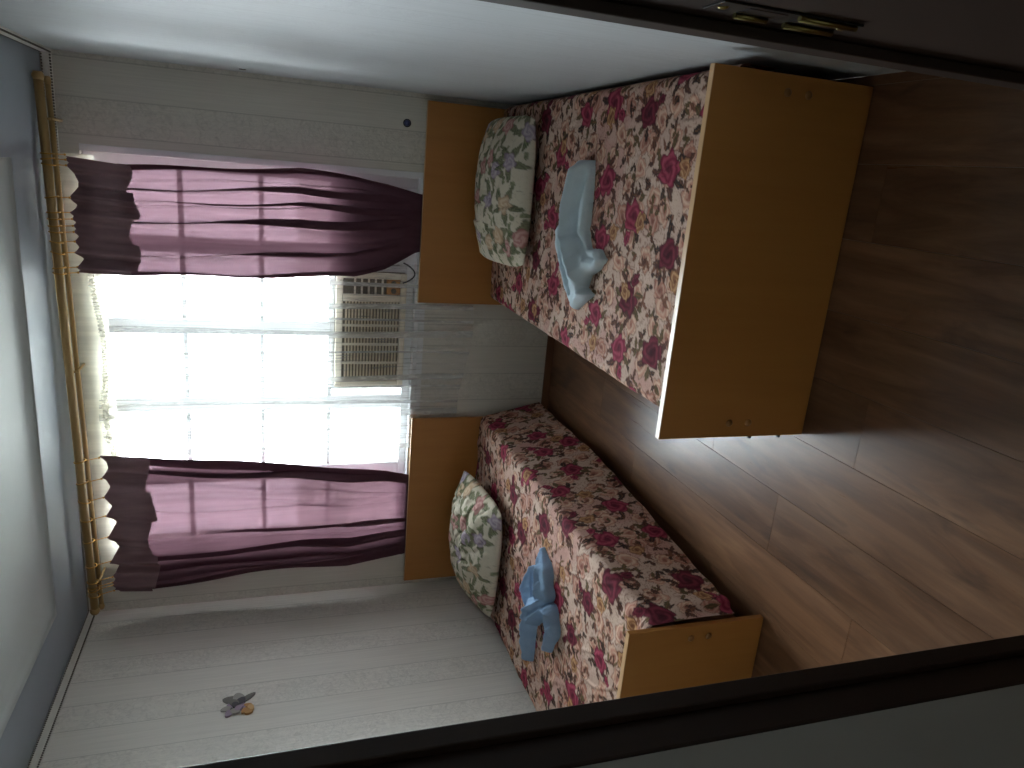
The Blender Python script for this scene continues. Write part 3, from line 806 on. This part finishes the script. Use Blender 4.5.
# ------------------------------------------------------------------ towels (modelled as folded cloth lying on the bedspread)
def seg(px, py, a, b_):
    ax, ay = a; bx, by = b_; dx, dy = bx-ax, by-ay
    t = np.clip(((px-ax)*dx+(py-ay)*dy)/(dx*dx+dy*dy), 0, 1)
    return np.hypot(px-ax-t*dx, py-ay-t*dy), t
def poly_sd(px, py, poly):
    ins = np.zeros(px.shape, bool); d = np.full(px.shape, 9.0)
    for i in range(len(poly)):
        a, b_ = poly[i], poly[(i+1) % len(poly)]
        d = np.minimum(d, seg(px, py, a, b_)[0])
        c = ((a[1] > py) != (b_[1] > py)) & (px < (b_[0]-a[0])*(py-a[1])/(b_[1]-a[1]+1e-12)+a[0])
        ins ^= c
    return np.where(ins, d, -d)
def height_cloth(name, x0, x1, y0, y1, fn, zbase, mat, label):
    ds = .0032
    gx, gy = np.meshgrid(np.arange(x0, x1, ds), np.arange(y0, y1, ds), indexing='ij')
    h = fn(gx, gy)
    z = np.where(h > 0, zbase+h, zbase-.012)
    ins = h > 0
    kp = ins[:-1, :-1] | ins[1:, :-1] | ins[1:, 1:] | ins[:-1, 1:]
    me = grid_mesh(name, np.stack([gx, gy, z], -1), keep=kp)
    o = link(name, me, mat); return tag(o, label, 'towel', 'towels on the beds')
T_R = [(-.255, -1.10), (-.326, -1.06), (-.438, -1.03), (-.515, -.96), (-.575, -.975), (-.734, -1.12), (-.785, -1.20), (-.745, -1.27), (-.706, -1.327), (-.690, -1.272),
       (-.645, -1.284), (-.610, -1.36), (-.575, -1.392), (-.545, -1.35), (-.553, -1.262), (-.496, -1.233), (-.40, -1.225), (-.329, -1.222), (-.255, -1.20)]
def towel_pale(px, py):
    wx = px+.004*(fbm(px*30, py*30, 5)-.5); wy = py+.004*(fbm(px*30, py*30, 6)-.5)
    sd = poly_sd(wx, wy, T_R)
    t = np.clip(sd/.035, 0, 1); h = .036*np.sqrt(np.clip(1-(1-t)**2, 0, 1))+.004*(sd > 0)
    rid = [(-.27, -1.17), (-.42, -1.115), (-.53, -1.13), (-.60, -1.21), (-.69, -1.275)]
    dr = np.min([seg(px, py, rid[i], rid[i+1])[0] for i in range(4)], 0)
    gr = [(-.30, -1.20), (-.44, -1.165), (-.52, -1.19), (-.575, -1.28), (-.58, -1.36)]
    dg = np.min([seg(px, py, gr[i], gr[i+1])[0] for i in range(4)], 0)
    g2 = [(-.50, -1.02), (-.60, -1.06), (-.72, -1.18)]
    d2 = np.min([seg(px, py, g2[i], g2[i+1])[0] for i in range(2)], 0)
    rim = [(-.545, -1.34), (-.60, -1.37), (-.645, -1.29), (-.70, -1.30), (-.77, -1.21)]
    dm = np.min([seg(px, py, rim[i], rim[i+1])[0] for i in range(4)], 0)
    h = h+(t*(.044*np.clip(1-dr/.040, 0, 1)**1.3-.026*np.clip(1-dg/.024, 0, 1)-.020*np.clip(1-d2/.016, 0, 1)+.016*np.exp(-(dm/.010)**2)))+t*.014*(fbm(px*10+py*18, py*30+px*6, 9)-.5)
    return np.where(sd > 0, np.maximum(h, .003), -1)
height_cloth('towel', -.82, -.22, -1.43, -.90, towel_pale, MT+.002, MAT['terry_pale'], 'pale blue towel folded into a long wedge on the bed nearest the camera')

def towel_bow(px, py):
    wx = px+.007*(fbm(px*22, py*22, 15)-.5); wy = py+.007*(fbm(px*22, py*22, 16)-.5)
    best = np.full(px.shape, -1.0)
    # (centre line points, half widths along it, height, lengthwise folds)
    lobes = [([(-2.00, -1.225), (-1.93, -1.235), (-1.87, -1.205), (-1.805, -1.135)], [.030, .046, .040, .008], .072, 1),
             ([(-2.07, -1.105), (-2.03, -1.065), (-1.945, -1.045)], [.026, .032, .010], .066, 1),
             ([(-2.10, -1.115), (-2.20, -1.09), (-2.27, -1.10), (-2.335, -1.105)], [.034, .042, .036, .026], .062, 1),
             ([(-2.01, -1.245), (-2.00, -1.305), (-2.05, -1.34), (-2.165, -1.295)], [.03, .032, .030, .018], .055, 1),
             ([(-2.13, -1.125), (-2.065, -1.165), (-1.995, -1.235)], [.034, .046, .036], .085, 2)]
    for pts, w, hh, nf in lobes:
        cur = np.full(px.shape, -1.0)
        for i in range(len(pts)-1):
            a, b_ = pts[i], pts[i+1]; d, t = seg(wx, wy, a, b_); r = 1.15*(w[i]*(1-t)+w[i+1]*t)
            q = np.clip(d/r, 0, 1); h = hh*(r/max(w))**.6*np.clip(1-q**2.6, 0, 1)**.55
            sd_ = ((wx-a[0])*(b_[1]-a[1])-(wy-a[1])*(b_[0]-a[0]))/math.hypot(b_[0]-a[0], b_[1]-a[1])/r
            h = h*(1-.30*np.abs(np.sin(sd_*math.pi*(nf*.5+.35)+.5))**.7*(q < .97))
            cur = np.maximum(cur, np.where(d < r, h, -1))
        best = np.maximum(best, cur)
    g = best+.012*(fbm(px*30, py*30, 18)-.5)*(best > .01)
    return np.where(best > 0, np.maximum(g, .003), -1)
height_cloth('towel', -2.42, -1.76, -1.40, -.97, towel_bow, MT+.002, MAT['terry_blue'], 'sky blue towel knotted into a bow on the corner bed')

# ------------------------------------------------------------------ door frame in front
door = st(empty('door_1', (-.58, YD-.07, 0)))
b = MB().box(DX0, JL, YD-.080, YD+.004, 0, DZ, .003); sub('jamb', b.mesh('jl'), MAT['dark_frame'], door)
b = MB().box(JR, DX1, YD-WT-.002, YD+.004, 0, DZ, .003); sub('jamb', b.mesh('jr'), MAT['dark_frame'], door)
sub('head_jamb', MB().box(JL, JR, YD-.145, YD+.004, DZ-.035, DZ, .003).mesh('jh'), MAT['dark_frame'], door)
sub('stop', MB().box(JL, JL+.012, YD-.03, YD+.002, 0, DZ-.035, .002).mesh('s'), MAT['dark_frame'], door)
sub('stop', MB().box(JR-.012, JR, YD-.03, YD+.002, 0, DZ-.035, .002).mesh('s'), MAT['dark_frame'], door)
sub('casing', MB().box(JR+.004, DX1+.06, YD-WT-.016, YD-WT-.003, 0, DZ+.03, .003).mesh('c'), MAT['dark_frame'], door)
for x0, x1 in ((DX0-.035, JL-.004), (JR+.004, DX1+.06)):
    sub('casing', MB().box(x0, x1, YD+.005, YD+.018, 0, DZ+.03, .003).mesh('c'), MAT['dark_frame'], door)
b = MB()
b.box(JR-.002, JR, -3.040, -3.004, .965, 1.115, .0006)
sp = sub('strike_plate', b.mesh('sp'), MAT['iron_dark'], door)
def dsub(name, me, mat):
    o = link(name, me, mat, sp); me.transform(Matrix.Translation(-door.location)); return o
dsub('latch_hole', MB().box(JR-.0026, JR-.0021, -3.034, -3.012, 1.045, 1.085).mesh('h'), MAT['hook_dark'])
dsub('bolt_hole', MB().box(JR-.0026, JR-.0021, -3.031, -3.016, .985, 1.030).mesh('h'), MAT['hook_dark'])
dsub('strike_lip', MB().tube([(JR-.004, -3.006, .972), (JR-.004, -3.006, 1.028)], .003, 8).mesh('l'), MAT['brass'])
dsub('strike_lip', MB().tube([(JR-.004, -3.038, .972), (JR-.004, -3.038, 1.035)], .003, 8).mesh('l'), MAT['brass'])
dsub('strike_lip', MB().tube([(JR-.004, -3.010, 1.05), (JR-.004, -3.010, 1.085)], .0028, 8).mesh('l'), MAT['brass'])
for z in (.975, 1.105):
    dsub('screw', MB().sphere((JR-.002, -3.022, z), .005, 10, 6, (.4, 1, 1)).mesh('s'), MAT['brass'])

# ------------------------------------------------------------------ little things on the walls
dec = tag(empty('wall_sticker', (-RW, -.84, 1.62)), 'small grey and orange blossom sticker on the left wall', 'wall sticker')
def petal(name, cy, cz, L, w, ang, mat, lift):
    bm = bmesh.new(); n = 12; top = []; bot = []
    for k in range(n):
        a = 2*math.pi*k/n; p = math.cos(a)*L/2; q = math.sin(a)*w/2*(1-.25*math.cos(a))
        yy = cy+p*math.cos(ang)-q*math.sin(ang); zz = cz+p*math.sin(ang)+q*math.cos(ang)
        top.append(bm.verts.new((-RW+lift+.003, yy, zz))); bot.append(bm.verts.new((-RW+.0006, yy, zz)))
    bm.faces.new(top); bm.faces.new(bot)
    for k in range(n): bm.faces.new((top[k], top[(k+1) % n], bot[(k+1) % n], bot[k]))
    bmesh.ops.recalc_face_normals(bm, faces=bm.faces[:]); me = bpy.data.meshes.new(name); bm.to_mesh(me); bm.free()
    sub(name, me, mat, dec)
plain('sticker_grey', (120, 118, 112), .7); plain('sticker_dark', (84, 82, 88), .7); plain('sticker_pale', (160, 156, 150), .7)
plain('sticker_orange', (186, 138, 84), .7); plain('sticker_brown', (92, 62, 50), .7); plain('sticker_tan', (206, 168, 118), .7); plain('sticker_mauve', (158, 140, 160), .7)
for y, z, L_, w_, an, m_, lf in ((-.795, 1.655, .075, .05, 1.3, 'sticker_grey', .001), (-.785, 1.625, .06, .05, .3, 'sticker_pale', .002),
        (-.790, 1.585, .075, .028, -.9, 'sticker_grey', .003), (-.812, 1.615, .055, .04, -.4, 'sticker_dark', .004), (-.815, 1.645, .05, .035, .8, 'sticker_grey', .005)):
    petal('leaf', y, z, L_, w_, an, MAT[m_], lf)
for k, (y, z) in enumerate(((-.835, 1.66), (-.862, 1.65), (-.85, 1.675), (-.88, 1.662), (-.835, 1.635), (-.872, 1.635), (-.855, 1.62))):
    petal('petal', y, z, .042, .028, k*.9, MAT[['sticker_mauve', 'sticker_dark', 'sticker_pale'][k % 3]], .002+.001*k)
for k, (y, z, m_) in enumerate(((-.842, 1.605, 'sticker_mauve'), (-.845, 1.585, 'sticker_orange'), (-.875, 1.598, 'sticker_orange'), (-.862, 1.572, 'sticker_tan'), (-.886, 1.582, 'sticker_orange'))):
    petal('petal', y, z, .036, .024, k*1.2, MAT[m_], .004+.001*k)

hk = tag(empty('wall_button', (-.138, 0, .862)), 'small blue round button on the wall beside the headboard of the near bed', 'button')
sub('back_plate', MB().tube([(-.138, -.0005, .862), (-.138, -.006, .862)], .019, 20).mesh('bp'), MAT['hook_dark'], hk)
sub('dome', MB().sphere((-.138, -.006, .862), .0145, 16, 10, (1, .7, 1)).mesh('dome'), MAT['hook_blue'], hk)
